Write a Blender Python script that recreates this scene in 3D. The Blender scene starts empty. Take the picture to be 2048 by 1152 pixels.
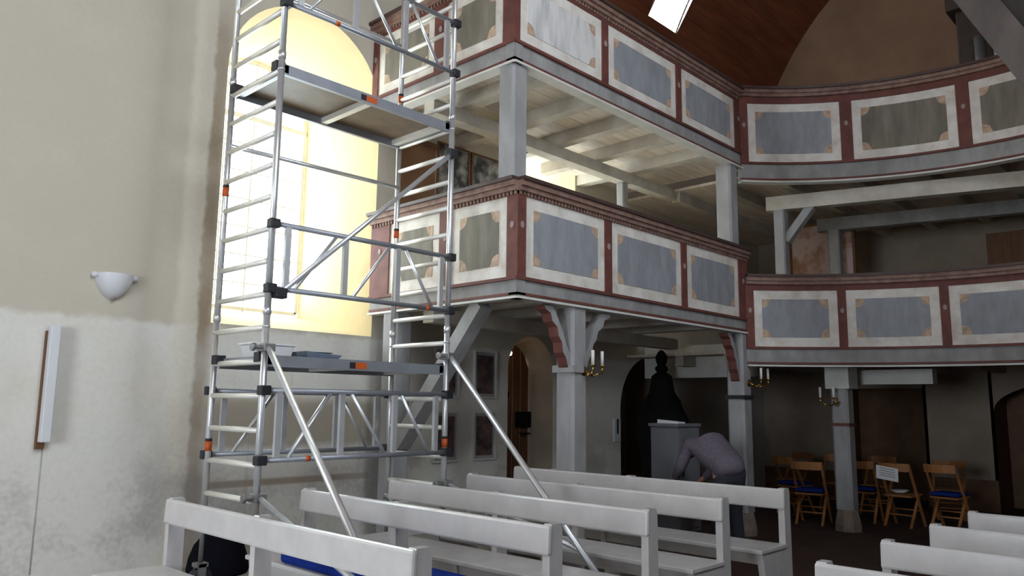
import bpy, bmesh, math, random
from mathutils import Vector, Matrix
random.seed(7)
pi = math.pi
col = bpy.context.scene.collection
scene = bpy.context.scene

# ------------------------------------------------------------------ camera, world, light, exposure
EYE = 1.6
cam_d = bpy.data.cameras.new('camera'); cam = bpy.data.objects.new('camera', cam_d); col.objects.link(cam)
cam_d.sensor_fit = 'HORIZONTAL'; cam_d.sensor_width = 36.0; cam_d.lens = 1561.9 / 2048 * 36.0
cam_d.clip_start = 0.05; cam_d.clip_end = 200
YAW, PIT, ROL = math.radians(43.556), math.radians(8.568), math.radians(-0.681)
fwd = Vector((math.cos(PIT) * math.cos(YAW), math.cos(PIT) * math.sin(YAW), math.sin(PIT)))
rgt = Vector((math.sin(YAW), -math.cos(YAW), 0)); dwn = fwd.cross(rgt)
r2 = math.cos(ROL) * rgt + math.sin(ROL) * dwn; d2 = -math.sin(ROL) * rgt + math.cos(ROL) * dwn
cam.matrix_world = Matrix(((r2.x, -d2.x, -fwd.x, 0), (r2.y, -d2.y, -fwd.y, 0), (r2.z, -d2.z, -fwd.z, EYE), (0, 0, 0, 1)))
scene.camera = cam

SKY = 12.0
world = bpy.data.worlds.new('overcast_sky'); scene.world = world; world.use_nodes = True
wn = world.node_tree.nodes['Background']
wn.inputs[0].default_value = (0.86, 0.93, 1.0, 1); wn.inputs[1].default_value = SKY

scene.view_settings.view_transform = 'Standard'; scene.view_settings.look = 'None'
scene.view_settings.exposure = 0.42; scene.view_settings.gamma = 1.0; scene.view_settings.use_curve_mapping = False
scene.cycles.max_bounces = 8; scene.cycles.diffuse_bounces = 5; scene.cycles.glossy_bounces = 3
scene.cycles.transparent_max_bounces = 8; scene.cycles.sample_clamp_indirect = 6.0
scene.cycles.caustics_reflective = False; scene.cycles.caustics_refractive = False
scene.cycles.use_denoising = True

YW = 7.1          # inner face of the long window wall
YR = -2.9         # opposite long wall
XE, XW = -4.4, 14.7
CY, CZ, VR = 2.1, 5.85, 5.0   # vault axis and radius

def portal(x, y, z, sx, sz, facing):
    """daylight portal in a window opening (guides sampling of the sky)"""
    d = bpy.data.lights.new('daylight_portal', 'AREA'); d.shape = 'RECTANGLE'; d.size = sx; d.size_y = sz
    d.cycles.is_portal = True
    o = bpy.data.objects.new('daylight_portal', d); col.objects.link(o); o.location = (x, y, z)
    o.rotation_euler = Vector(facing).to_track_quat('-Z', 'Y').to_euler()
    return o
portal(4.28, YW + 1.3, 3.97, 1.5, 3.4, (0, -1, 0))
portal(8.03, YW + 1.3, 4.2, 1.4, 3.2, (0, -1, 0))
for x in (0.43, -3.2): portal(x, YW + 1.3, 3.97, 1.5, 3.4, (0, -1, 0))
ADDED_RWX = (0.55, 4.28)  # unseen windows in the opposite wall, added for side light
ADDED_DORX = (0.4, 3.4)  # unseen dormers in the far vault side, added to light the gallery fronts
for x in ADDED_DORX:
    a_ = math.radians(149); portal(x, CY + math.cos(a_) * 5.45, CZ + math.sin(a_) * 5.45, 2.3, 2.5, (0, -math.cos(a_), -math.sin(a_)))
for x in ADDED_RWX: portal(x, YR - 0.8, 5.0, 1.7, 2.0, (0, 1, 0))
portal(XE - 0.35, CY, 2.4, 3.0, 2.8, (1, 0, 0))  # unseen chancel window, added to light the pew fronts
portal(10.55, CY + math.cos(math.radians(33)) * 5.75, CZ + math.sin(math.radians(33)) * 5.75, 1.0, 1.5, (0, -math.cos(math.radians(33)), -math.sin(math.radians(33))))

# ------------------------------------------------------------------ materials
MATS = {}
def mat(name, c, rough=0.6, metal=0.0, var=0.12, scale=4.0, bump=0.0, bscale=40.0, c2=None, stretch=(1, 1, 1), spec=0.4, contrast=(0.35, 0.7)):
    if name in MATS: return MATS[name]
    m = bpy.data.materials.new(name); m.use_nodes = True; nt = m.node_tree; n = nt.nodes; l = nt.links
    b = n['Principled BSDF']; b.inputs['Roughness'].default_value = rough; b.inputs['Metallic'].default_value = metal
    b.inputs['Specular IOR Level'].default_value = spec
    g = n.new('ShaderNodeNewGeometry'); mp = n.new('ShaderNodeMapping'); l.new(g.outputs['Position'], mp.inputs['Vector'])
    mp.inputs['Scale'].default_value = stretch
    t = n.new('ShaderNodeTexNoise'); t.inputs['Scale'].default_value = scale; t.inputs['Detail'].default_value = 5; t.inputs['Roughness'].default_value = 0.6
    l.new(mp.outputs[0], t.inputs['Vector'])
    r = n.new('ShaderNodeValToRGB'); e = r.color_ramp.elements
    e[0].position, e[1].position = contrast
    d = c2 if c2 else tuple(v * (1 - var) for v in c); u = c if c2 else tuple(min(1, v * (1 + var)) for v in c)
    e[0].color = (*d, 1); e[1].color = (*u, 1)
    l.new(t.outputs['Fac'], r.inputs[0]); l.new(r.outputs[0], b.inputs['Base Color'])
    if bump:
        t2 = n.new('ShaderNodeTexNoise'); t2.inputs['Scale'].default_value = bscale; t2.inputs['Detail'].default_value = 4
        l.new(mp.outputs[0], t2.inputs['Vector'])
        bp = n.new('ShaderNodeBump'); bp.inputs['Strength'].default_value = bump; bp.inputs['Distance'].default_value = 0.01
        l.new(t2.outputs['Fac'], bp.inputs['Height']); l.new(bp.outputs[0], b.inputs['Normal'])
    MATS[name] = m; return m

def stain_wall(name):
    """lime-washed plaster: older tan coat above 2.31 m, paler coat below, brown damp band beside the window bay, grey mould low down"""
    m = bpy.data.materials.new(name); m.use_nodes = True; nt = m.node_tree; n = nt.nodes; l = nt.links
    b = n['Principled BSDF']; b.inputs['Roughness'].default_value = 0.9; b.inputs['Specular IOR Level'].default_value = 0.15
    g = n.new('ShaderNodeNewGeometry'); sp = n.new('ShaderNodeSeparateXYZ'); l.new(g.outputs['Position'], sp.inputs[0])
    def noise(scale, detail=4, vec=None):
        t = n.new('ShaderNodeTexNoise'); t.inputs['Scale'].default_value = scale; t.inputs['Detail'].default_value = detail
        l.new(vec if vec else g.outputs['Position'], t.inputs['Vector']); return t.outputs['Fac']
    def math_(op, a, b_=None, c_=None):
        q = n.new('ShaderNodeMath'); q.operation = op
        for i, v in enumerate((a, b_, c_)):
            if v is None: continue
            if isinstance(v, (int, float)): q.inputs[i].default_value = v
            else: l.new(v, q.inputs[i])
        return q.outputs[0]
    def step(v, a, b_):
        q = n.new('ShaderNodeMapRange'); q.interpolation_type = 'SMOOTHSTEP'; l.new(v, q.inputs[0])
        q.inputs[1].default_value = a; q.inputs[2].default_value = b_; return q.outputs[0]
    def mix(f, a, b_):
        q = n.new('ShaderNodeMix'); q.data_type = 'RGBA'; l.new(f, q.inputs[0])
        for i, v in ((6, a), (7, b_)):
            if isinstance(v, tuple): q.inputs[i].default_value = (*v, 1)
            else: l.new(v, q.inputs[i])
        return q.outputs[2]
    X, Z = sp.outputs[0], sp.outputs[2]
    n1 = noise(1.6, 5); n2 = noise(7, 5); n3 = noise(22, 4)
    zz = math_('ADD', Z, math_('MULTIPLY', math_('SUBTRACT', n2, 0.5), 0.12))
    xx = math_('ADD', X, math_('MULTIPLY', math_('SUBTRACT', n2, 0.5), 0.10))
    base = mix(step(zz, 2.27, 2.34), (0.70, 0.685, 0.645), (0.53, 0.49, 0.415))
    base = mix(math_('MULTIPLY', step(n1, 0.45, 0.75), 0.45), base, (0.60, 0.55, 0.45))
    # window-lit edge painted in as a pale strip, and brown band of the bay
    pale = math_('MULTIPLY', step(xx, 2.98, 3.06), step(xx, 3.24, 3.20)); base = mix(math_('MULTIPLY', pale, 0.7), base, (0.68, 0.63, 0.53))
    band = math_('MULTIPLY', step(xx, 3.20, 3.25), step(xx, 3.42, 3.30))
    band = math_('MULTIPLY', band, step(zz, 5.6, 4.9))
    base = mix(math_('MULTIPLY', band, math_('ADD', 0.5, math_('MULTIPLY', step(n1, 0.3, 0.7), 0.4))), base, (0.30, 0.22, 0.14))
    # dark brown patch under the sill, behind the guard rails, and the thin line along its lower edge
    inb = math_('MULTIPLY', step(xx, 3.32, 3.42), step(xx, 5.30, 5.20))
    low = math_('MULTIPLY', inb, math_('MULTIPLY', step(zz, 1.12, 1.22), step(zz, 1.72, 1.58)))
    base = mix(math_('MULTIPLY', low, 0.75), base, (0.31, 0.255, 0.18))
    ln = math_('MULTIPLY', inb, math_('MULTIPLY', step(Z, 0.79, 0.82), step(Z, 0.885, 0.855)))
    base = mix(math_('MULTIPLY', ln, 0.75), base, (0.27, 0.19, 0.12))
    # vertical drip marks under the bay
    cb = n.new('ShaderNodeCombineXYZ'); l.new(math_('MULTIPLY', X, 7.0), cb.inputs[0]); l.new(math_('MULTIPLY', Z, 0.5), cb.inputs[2])
    drip = math_('MULTIPLY', inb, math_('MULTIPLY', step(noise(1.0, 3, cb.outputs[0]), 0.56, 0.68), step(zz, 2.3, 1.7)))
    base = mix(math_('MULTIPLY', drip, 0.4), base, (0.36, 0.30, 0.22))
    # grey mould low on the wall
    mz = math_('MULTIPLY', step(zz, 1.45, 0.75), step(X, 1.3, 1.9))
    mould = math_('MULTIPLY', mz, step(math_('ADD', n1, math_('MULTIPLY', math_('SUBTRACT', n3, 0.5), 0.22)), 0.42, 0.68))
    base = mix(math_('MULTIPLY', mould, 0.75), base, (0.37, 0.365, 0.37))
    base = mix(math_('MULTIPLY', step(n3, 0.35, 0.7), 0.12), base, (0.45, 0.40, 0.31))
    l.new(base, b.inputs['Base Color'])
    bp = n.new('ShaderNodeBump'); bp.inputs['Strength'].default_value = 0.25; bp.inputs['Distance'].default_value = 0.02
    l.new(math_('ADD', n2, math_('MULTIPLY', n3, 0.5)), bp.inputs['Height']); l.new(bp.outputs[0], b.inputs['Normal'])
    return m
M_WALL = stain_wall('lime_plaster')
M_NICHE = mat('yellow_limewash', (0.62, 0.51, 0.30), 0.9, var=0.06, scale=3, bump=0.15, bscale=14)
M_DIMW = mat('grey_brown_plaster', (0.23, 0.20, 0.17), 0.92, var=0.12, scale=1.5)  # for unseen walls only, darkened to cut bounce light
M_GABLE = mat('tan_gable_plaster', (0.36, 0.23, 0.15), 0.92, var=0.12, scale=1.5)
M_PLAIN = mat('old_plaster', (0.36, 0.30, 0.24), 0.92, var=0.14, scale=1.5, bump=0.15, bscale=12)
M_FLOOR = mat('dark_red_tile_floor', (0.05, 0.026, 0.021), 0.75, var=0.3, scale=3)
M_PLAT = mat('worn_grey_boards', (0.36, 0.34, 0.31), 0.7, var=0.2, scale=4)
M_VAULT = mat('red_brown_boards', (0.20, 0.062, 0.028), 0.65, var=0.25, scale=2.5, stretch=(0.4, 3, 3))
M_VBACK = mat('dark_gap', (0.06, 0.02, 0.010), 0.9)
M_WFRAME = mat('window_white', (0.80, 0.80, 0.78), 0.6, var=0.05)
M_PEW = mat('grey_gloss_paint', (0.50, 0.485, 0.49), 0.2, var=0.07, scale=6, spec=0.6)
M_PEWSIDE = M_PEW
M_GREY = mat('grey_limed_timber', (0.36, 0.355, 0.36), 0.75, c2=(0.24, 0.235, 0.235), scale=5, stretch=(1, 1, 0.6), bump=0.1)
M_POST = mat('pale_grey_post_paint', (0.37, 0.37, 0.385), 0.65, c2=(0.28, 0.275, 0.28), scale=6, stretch=(1, 1, 0.4))
M_RED = mat('oxide_red_paint', (0.15, 0.052, 0.042), 0.7, var=0.25, scale=6)
M_CORN = mat('cornice_brown_paint', (0.30, 0.20, 0.16), 0.7, c2=(0.19, 0.10, 0.08), scale=9)
M_TOPR = mat('dark_rail_top', (0.075, 0.045, 0.04), 0.5, var=0.2)
M_LIP = mat('white_lip', (0.66, 0.65, 0.62), 0.6, var=0.08)
M_SHORE = mat('grey_brown_timber', (0.085, 0.07, 0.065), 0.8, var=0.25, scale=4, stretch=(1, 1, 0.3))
M_CREAM = mat('cream_panel_border', (0.76, 0.73, 0.70), 0.75, c2=(0.56, 0.51, 0.45), scale=5, contrast=(0.3, 0.6))
M_FIELD = mat('grey_painted_field', (0.33, 0.345, 0.385), 0.75, c2=(0.25, 0.26, 0.285), scale=6, stretch=(1.5, 1.5, 0.5))
M_FIELDP = mat('worn_pale_field', (0.68, 0.67, 0.67), 0.75, c2=(0.42, 0.42, 0.43), scale=4, stretch=(2.0, 2.0, 0.35), contrast=(0.3, 0.55))
M_FIELDO = mat('worn_olive_field', (0.25, 0.225, 0.18), 0.75, c2=(0.15, 0.135, 0.11), scale=4, stretch=(2.0, 2.0, 0.35))
M_ROS = mat('faded_rosette', (0.34, 0.27, 0.27), 0.8)
M_SCROLL = mat('ochre_scroll_paint', (0.50, 0.36, 0.26), 0.75, var=0.25, scale=14)
M_BOARD = mat('pale_underside_boards', (0.76, 0.69, 0.60), 0.75, c2=(0.58, 0.50, 0.43), scale=4, stretch=(0.5, 4, 4))
M_JOIST = mat('pale_joist', (0.58, 0.55, 0.48), 0.75, c2=(0.44, 0.40, 0.35), scale=4)
M_ALU = mat('aluminium_tube', (0.72, 0.74, 0.78), 0.36, metal=0.7, var=0.08, scale=8)
M_ALURUNG = mat('ribbed_aluminium', (0.82, 0.81, 0.77), 0.5, metal=0.3, var=0.06)
M_ALUD = mat('dull_aluminium_profile', (0.36, 0.38, 0.43), 0.5, metal=0.7, var=0.1)
M_STEEL = mat('zinc_steel', (0.30, 0.30, 0.31), 0.5, metal=0.8, var=0.15)
M_BLACKP = mat('black_plastic', (0.022, 0.023, 0.028), 0.5)
M_ORANGE = mat('orange_marker', (0.55, 0.10, 0.02), 0.5, var=0.05)
M_PLY = mat('brown_plywood', (0.20, 0.145, 0.10), 0.5, var=0.2, scale=5)
M_BLUE = mat('royal_blue_fabric', (0.012, 0.03, 0.21), 0.95, var=0.15, scale=20, spec=0.05)
M_BLACKF = mat('black_fabric', (0.006, 0.006, 0.010), 0.95, spec=0.05)
M_CHAIR = mat('orange_beech', (0.36, 0.155, 0.055), 0.5, var=0.2, scale=8, stretch=(1, 1, 0.3))
M_WHITE = mat('white_enamel', (0.66, 0.67, 0.71), 0.4, var=0.03)
M_BRASS = mat('brass', (0.62, 0.42, 0.14), 0.25, metal=1.0, var=0.1)
M_WAX = mat('candle_wax', (0.80, 0.78, 0.74), 0.4, var=0.03)
M_DOOR = mat('red_brown_door_boards', (0.15, 0.07, 0.035), 0.6, var=0.25, scale=5, stretch=(4, 4, 0.4))
M_IRON = mat('black_iron', (0.008, 0.008, 0.009), 0.7, spec=0.1)
M_STONE = mat('brown_sandstone', (0.24, 0.19, 0.16), 0.85, var=0.2, scale=8)
M_SKIN = mat('skin', (0.50, 0.27, 0.20), 0.55, var=0.08)
M_SWEAT = mat('mauve_grey_sweater', (0.150, 0.130, 0.165), 0.95, var=0.15, scale=30, spec=0.05)
M_TROUS = mat('dark_trousers', (0.03, 0.032, 0.045), 0.9, var=0.1)
M_HAIR = mat('grey_hair', (0.13, 0.11, 0.10), 0.8, var=0.3, scale=40)
M_FRAMEW = mat('pale_picture_frame', (0.62, 0.62, 0.64), 0.5)
M_PRINT = mat('dark_brown_print', (0.20, 0.13, 0.11), 0.6, c2=(0.05, 0.035, 0.04), scale=9)
M_MOUNT = mat('grey_mount', (0.36, 0.35, 0.34), 0.8)
M_CANVAS = mat('grey_portrait_canvas', (0.36, 0.35, 0.33), 0.6, c2=(0.035, 0.035, 0.04), scale=4.5, contrast=(0.42, 0.6))
M_CABINET = mat('blue_grey_cabinet', (0.15, 0.155, 0.175), 0.6, var=0.1)
M_PINK = mat('pink_and_orange_painting', (0.62, 0.47, 0.46), 0.7, c2=(0.38, 0.19, 0.11), scale=2.6, contrast=(0.36, 0.52))
M_ORGAN = mat('dark_organ_case', (0.045, 0.03, 0.024), 0.6, var=0.3)
M_SHORE2 = mat('blackened_timber', (0.03, 0.024, 0.02), 0.8, var=0.25)
M_BROWN = mat('brown_panel_wood', (0.17, 0.085, 0.04), 0.6, var=0.2)
M_PAPER = mat('white_paper', (0.74, 0.75, 0.78), 0.8, var=0.02)
M_INK = mat('grey_print', (0.20, 0.20, 0.24), 0.8)
M_BLUEG = mat('blue_grey_tray', (0.20, 0.27, 0.38), 0.5)

def glass_mat():
    m = bpy.data.materials.new('window_glass'); m.use_nodes = True; nt = m.node_tree; n = nt.nodes; l = nt.links
    n.remove(n['Principled BSDF'])
    t = n.new('ShaderNodeBsdfTransparent'); t.inputs[0].default_value = (0.94, 0.97, 0.96, 1)
    gl = n.new('ShaderNodeBsdfGlossy'); gl.inputs['Roughness'].default_value = 0.03
    mx = n.new('ShaderNodeMixShader'); mx.inputs[0].default_value = 0.05
    l.new(t.outputs[0], mx.inputs[1]); l.new(gl.outputs[0], mx.inputs[2]); l.new(mx.outputs[0], n['Material Output'].inputs[0])
    return m
M_GLASS = glass_mat()

# ------------------------------------------------------------------ mesh helpers
class MB:
    def __init__(s): s.v = []; s.f = []; s.sm = []
    def add(s, vs, fs, smooth=False):
        o = len(s.v); s.v += [tuple(v) for v in vs]; s.f += [tuple(i + o for i in f) for f in fs]; s.sm += [smooth] * len(fs); return s
    def hexa(s, p):   # p[0..3] bottom ring, p[4..7] top ring
        return s.add(p, [(3, 2, 1, 0), (4, 5, 6, 7), (0, 1, 5, 4), (1, 2, 6, 5), (2, 3, 7, 6), (3, 0, 4, 7)])
    def box(s, x0, x1, y0, y1, z0, z1):
        return s.hexa([(x0, y0, z0), (x1, y0, z0), (x1, y1, z0), (x0, y1, z0), (x0, y0, z1), (x1, y0, z1), (x1, y1, z1), (x0, y1, z1)])
    def bar(s, p, q, w, h, up=(0, 0, 1)):   # rectangular bar from p to q
        p = Vector(p); q = Vector(q); d = (q - p).normalized(); a = d.cross(Vector(up))
        if a.length < 1e-4: a = d.cross(Vector((1, 0, 0)))
        a.normalize(); b = a.cross(d).normalized(); a = a * w / 2; b = b * h / 2
        return s.hexa([p - a - b, p + a - b, p + a + b, p - a + b, q - a - b, q + a - b, q + a + b, q - a + b])
    def tube(s, p, q, r, n=10, r2=None, smooth=True):
        p = Vector(p); q = Vector(q); d = (q - p).normalized(); a = d.orthogonal().normalized(); b = d.cross(a); r2 = r if r2 is None else r2
        vs = [p + (a * math.cos(2 * pi * i / n) + b * math.sin(2 * pi * i / n)) * r for i in range(n)]
        vs += [q + (a * math.cos(2 * pi * i / n) + b * math.sin(2 * pi * i / n)) * r2 for i in range(n)]
        s.add(vs, [(i, (i + 1) % n, n + (i + 1) % n, n + i) for i in range(n)], smooth)
        o = len(s.v) - 2 * n; s.f += [tuple(o + n - 1 - i for i in range(n)), tuple(o + n + i for i in range(n))]; s.sm += [False, False]; return s
    def lathe(s, prof, c=(0, 0, 0), n=20, a0=0.0, a1=2 * pi, axis='z', smooth=True):   # prof [(r,h)]
        full = abs(a1 - a0 - 2 * pi) < 1e-6; k = n if full else n + 1; vs = []; fs = []
        for r, h in prof:
            for i in range(k):
                t = a0 + (a1 - a0) * i / n; x, y = r * math.cos(t), r * math.sin(t)
                vs.append((c[0] + x, c[1] + y, c[2] + h) if axis == 'z' else (c[0] + x, c[1] + h, c[2] + y))
        for j in range(len(prof) - 1):
            for i in range(n):
                i2 = (i + 1) % k if full else i + 1
                fs.append((j * k + i, j * k + i2, (j + 1) * k + i2, (j + 1) * k + i))
        return s.add(vs, fs, smooth)
    def prism(s, poly, mapf, t0, t1):   # polygon [(a,b)] extruded from t0 to t1; mapf(a,b,t)->xyz
        n = len(poly); vs = [mapf(a, b, t0) for a, b in poly] + [mapf(a, b, t1) for a, b in poly]
        return s.add(vs, [tuple(range(n - 1, -1, -1)), tuple(range(n, 2 * n))] + [(i, (i + 1) % n, n + (i + 1) % n, n + i) for i in range(n)])
    def build(s, name, m, parent=None, bevel=0.0, fix=True):
        me = bpy.data.meshes.new(name); base = parent_world(parent)
        me.from_pydata([(v[0] - base.x, v[1] - base.y, v[2] - base.z) for v in s.v], [], s.f)
        me.polygons.foreach_set('use_smooth', s.sm); me.materials.append(m)
        if fix:
            bm = bmesh.new(); bm.from_mesh(me); bmesh.ops.recalc_face_normals(bm, faces=bm.faces); bm.to_mesh(me); bm.free()
        me.update(); o = bpy.data.objects.new(name, me); col.objects.link(o)
        if parent: o.parent = parent
        if bevel:
            b = o.modifiers.new('edge', 'BEVEL'); b.width = bevel; b.segments = 2; b.limit_method = 'ANGLE'
        return o
ORIG = {}
def parent_world(p):
    b = Vector((0, 0, 0))
    while p is not None:
        b += p.location; p = p.parent
    return b
def tag(o, label=None, cat=None, group=None, kind=None):
    if label: o['label'] = label
    if cat: o['category'] = cat
    if group: o['group'] = group
    if kind: o['kind'] = kind
    return o
def thing(name, loc, label, cat, group=None, kind=None):
    o = bpy.data.objects.new(name, None); col.objects.link(o); o.location = loc; o.empty_display_size = 0.2
    return tag(o, label, cat, group, kind)
def copy_tree(o, parent=None):
    c = o.copy(); col.objects.link(c); c.parent = parent
    for ch in list(o.children): copy_tree(ch, c)
    return c
def one(name, m, label, cat, fn, group=None, kind=None, bevel=0.0):
    b = MB(); fn(b); return tag(b.build(name, m, None, bevel), label, cat, group, kind)

# ------------------------------------------------------------------ the shell
def sheet(mb, y, x0, x1, z0, z1, ops, n=24):
    """upright wall face at Y=y from x0..x1 with arched openings (cx, half, zbottom, zspring)"""
    cur = x0
    def quad(a, b, c, d): mb.add([a, b, c, d], [(0, 1, 2, 3)])
    for cx, h, zb, zs in sorted(ops):
        quad((cur, y, z0), (cx - h, y, z0), (cx - h, y, z1), (cur, y, z1))
        if zb > z0 + 1e-4: quad((cx - h, y, z0), (cx + h, y, z0), (cx + h, y, zb), (cx - h, y, zb))
        for i in range(n):
            a = pi - pi * i / n; b = pi - pi * (i + 1) / n
            xa, xb = cx + h * math.cos(a), cx + h * math.cos(b)
            quad((xa, y, zs + h * math.sin(a)), (xb, y, zs + h * math.sin(b)), (xb, y, z1), (xa, y, z1))
        cur = cx + h
    quad((cur, y, z0), (x1, y, z0), (x1, y, z1), (cur, y, z1))
def outline(cx, h, zb, zs, n=24):
    return [(cx - h, zb), (cx - h, (zb + zs) / 2), (cx - h, zs)] + [(cx + h * math.cos(pi - pi * i / n), zs + h * math.sin(pi - pi * i / n)) for i in range(1, n)] + [(cx + h, zs), (cx + h, (zb + zs) / 2), (cx + h, zb)]
def niche(mb, y0, y1, A, B, sill=True, back=False):
    a = outline(*A); b = outline(*B); k = len(a)
    vs = [(x, y0, z) for x, z in a] + [(x, y1, z) for x, z in b]
    mb.add(vs, [(i, i + 1, k + i + 1, k + i) for i in range(k - 1)], True)
    mb.add([(a[0][0], y0, a[0][1]), (a[-1][0], y0, a[-1][1]), (b[-1][0], y1, b[-1][1]), (b[0][0], y1, b[0][1])], [(0, 1, 2, 3)])
    if back: mb.add([(x, y1, z) for x, z in b], [tuple(range(k))])
ZT = 6.5
N1 = (4.28, 0.925, 2.34, 4.90); G1 = (4.28, 0.70, 2.62, 4.90)
N0 = (0.43, 0.925, 2.34, 4.90); G0 = (0.43, 0.70, 2.62, 4.90)
NA = (-3.2, 0.925, 2.34, 4.90); GA = (-3.2, 0.70, 2.62, 4.90)
N2 = (8.03, 0.775, 2.95, 4.95); G2 = (8.03, 0.73, 3.0, 4.95)
DOOR = (7.86, 0.45, 0.0, 2.08); DOORB = (7.86, 0.41, 0.0, 2.05)
PASS = (10.75, 0.85, 0.0, 1.55)
GD = YW + 1.2
wl = MB()
sheet(wl, YW, XE, 6.0, 0, ZT, [NA, N0, N1]); sheet(wl, YW, 6.0, XW, 2.72, ZT, [N2]); sheet(wl, YW, 6.0, XW, 0, 2.72, [DOOR, PASS])
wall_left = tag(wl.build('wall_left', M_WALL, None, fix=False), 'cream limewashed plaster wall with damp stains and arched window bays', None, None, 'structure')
for A, B in ((N1, G1), (N0, G0), (NA, GA), (N2, G2)):
    b = MB(); niche(b, YW, GD, A, B); b.build('window_reveal', M_NICHE, wall_left, fix=False)
b = MB(); niche(b, YW, YW + 0.45, DOOR, DOORB); b.build('door_reveal', M_PLAIN, wall_left, fix=False)
b = MB(); niche(b, YW, YW + 1.1, PASS, PASS, back=True); b.build('passage_reveal', M_PLAIN, wall_left, fix=False)

def window(name, cx, h, zb, zs, y, label, cols=4, rowh=0.345):
    w = tag(bpy.data.objects.new(name, None), label, None, None, 'structure'); col.objects.link(w); w.location = (cx, y, zb)
    fr = MB(); o = outline(cx, h - 0.03, zb + 0.03, zs)
    for (x0, z0), (x1, z1) in zip(o, o[1:] + o[:1]): fr.bar((x0, y, z0), (x1, y, z1), 0.04, 0.05, up=(0, 1, 0))
    fr.build('window_frame', M_WFRAME, w)
    xs = [cx - h + 2 * h * i / cols for i in range(cols + 1)]
    top = lambda x: zs + math.sqrt(max(0, h * h - (x - cx) ** 2))
    for x in xs[1:-1]:
        b = MB(); b.bar((x, y, zb), (x, y, top(x)), 0.018, 0.022, up=(0, 1, 0)); b.build('muntin', M_WFRAME, w)
    nr = max(2, round((zs - zb) / rowh)); zsr = [zb + (zs - zb) * i / nr for i in range(nr + 1)]
    for k, z in enumerate(zsr[1:]):
        t = 0.06 if k == nr - 1 else 0.014
        b = MB(); b.bar((cx - h, y, z), (cx + h, y, z), t, 0.03, up=(0, 1, 0)); b.build('transom' if t > 0.05 else 'muntin', M_WFRAME, w)
    z = zs + h * 0.5; hw = math.sqrt(h * h - (h * 0.5) ** 2)
    b = MB(); b.bar((cx - hw, y, z), (cx + hw, y, z), 0.022, 0.03, up=(0, 1, 0)); b.build('muntin', M_WFRAME, w)
    for i in range(cols):
        for k in range(nr):
            b = MB(); b.box(xs[i] + .01, xs[i + 1] - .01, y - .003, y + .003, zsr[k] + .008, zsr[k + 1] - .008); b.build('pane', M_GLASS, w)
        a0, a1 = xs[i] + .01, xs[i + 1] - .01; pts = [(a0, zs + .03)] + [(a1, zs + .03)] + [(a1 + (a0 - a1) * q / 6, top(a1 + (a0 - a1) * q / 6) - .01) for q in range(7)]
        b = MB(); b.prism(pts, lambda a, c, t: (a, t, c), y - .003, y + .003); b.build('pane', M_GLASS, w)
    return w
window('window_1', *G1, GD, 'tall round-arched window of small panes blazing white behind the scaffold')
window('window_2', *G2, GD, 'arched window glowing between the two side galleries', 3, 0.45)
window('window_3', *G0, GD, 'arched window in the cream wall east of the white wall lamps', 3, 0.6)

# opposite wall, end walls
wr = MB(); RW = [(x, 0.80, 4.1, 5.1) for x in ADDED_RWX]
sheet(wr, YR, XE, XW, 0, ZT, RW)
wall_right = tag(wr.build('wall_right', M_DIMW, None, fix=False), 'plain plaster wall opposite the scaffold with unseen arched windows added for light', None, None, 'structure')
for o in RW:
    b = MB(); niche(b, YR, YR - 0.7, o, (o[0], 0.72, 4.2, 5.1)); b.build('window_reveal', M_NICHE, wall_right, fix=False)
wf = MB()
EH = 1.4  # half width of the unseen chancel window added for light
wf.add([(XE, YR, 0), (XE, CY - EH, 0), (XE, CY - EH, ZT), (XE, YR, ZT)], [(0, 1, 2, 3)])
wf.add([(XE, CY + EH, 0), (XE, YW, 0), (XE, YW, ZT), (XE, CY + EH, ZT)], [(0, 1, 2, 3)])
wf.add([(XE, CY - EH, 0), (XE, CY + EH, 0), (XE, CY + EH, 1.1), (XE, CY - EH, 1.1)], [(0, 1, 2, 3)])
wf.add([(XE, CY - EH, 3.7), (XE, CY + EH, 3.7), (XE, CY + EH, 11), (XE, CY - EH, 11)], [(0, 1, 2, 3)])
for s0, s1 in ((YR, CY - EH), (CY + EH, YW)):
    wf.add([(XE, s0, ZT), (XE, s1, ZT), (XE, s1, 11), (XE, s0, 11)], [(0, 1, 2, 3)])
tag(wf.build('wall_front', M_DIMW, None, fix=False), 'plain chancel end wall with a wide unseen window opening added for light', None, None, 'structure')
# west wall with arched gable, niche-like doorway and round-headed opening
wb = MB(); n = 40
def west(y0, y1, z0, z1): wb.add([(XW, y0, z0), (XW, y1, z0), (XW, y1, z1), (XW, y0, z1)], [(0, 1, 2, 3)])
D0, D1, DZ = 4.2, 5.6, 1.98       # dark doorway
A0, A1, AZ = 1.1, 3.15, 1.6       # round-headed opening
west(YR, A0, 0, ZT); west(A1, D0, 0, ZT); west(D1, YW, 0, ZT); west(D0, D1, DZ, ZT)
for i in range(20):
    a, c = pi - pi * i / 20, pi - pi * (i + 1) / 20; ym, hh = (A0 + A1) / 2, (A1 - A0) / 2
    wb.add([(XW, ym + hh * math.cos(a), AZ + 0.45 * math.sin(a)), (XW, ym + hh * math.cos(c), AZ + 0.45 * math.sin(c)), (XW, ym + hh * math.cos(c), ZT), (XW, ym + hh * math.cos(a), ZT)], [(0, 1, 2, 3)])
wall_back = tag(wb.build('wall_back', M_PLAIN, None, fix=False), 'tan plaster end wall with round gable under the boarded vault', None, None, 'structure')
gb = MB(); gb.add([(XW - .004, CY + 5.2 * math.cos(pi * i / n), max(ZT - .5, CZ + 5.2 * math.sin(pi * i / n))) for i in range(n + 1)], [tuple(range(n + 1))]); gb.build('gable', M_GABLE, wall_back, fix=False)
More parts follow.
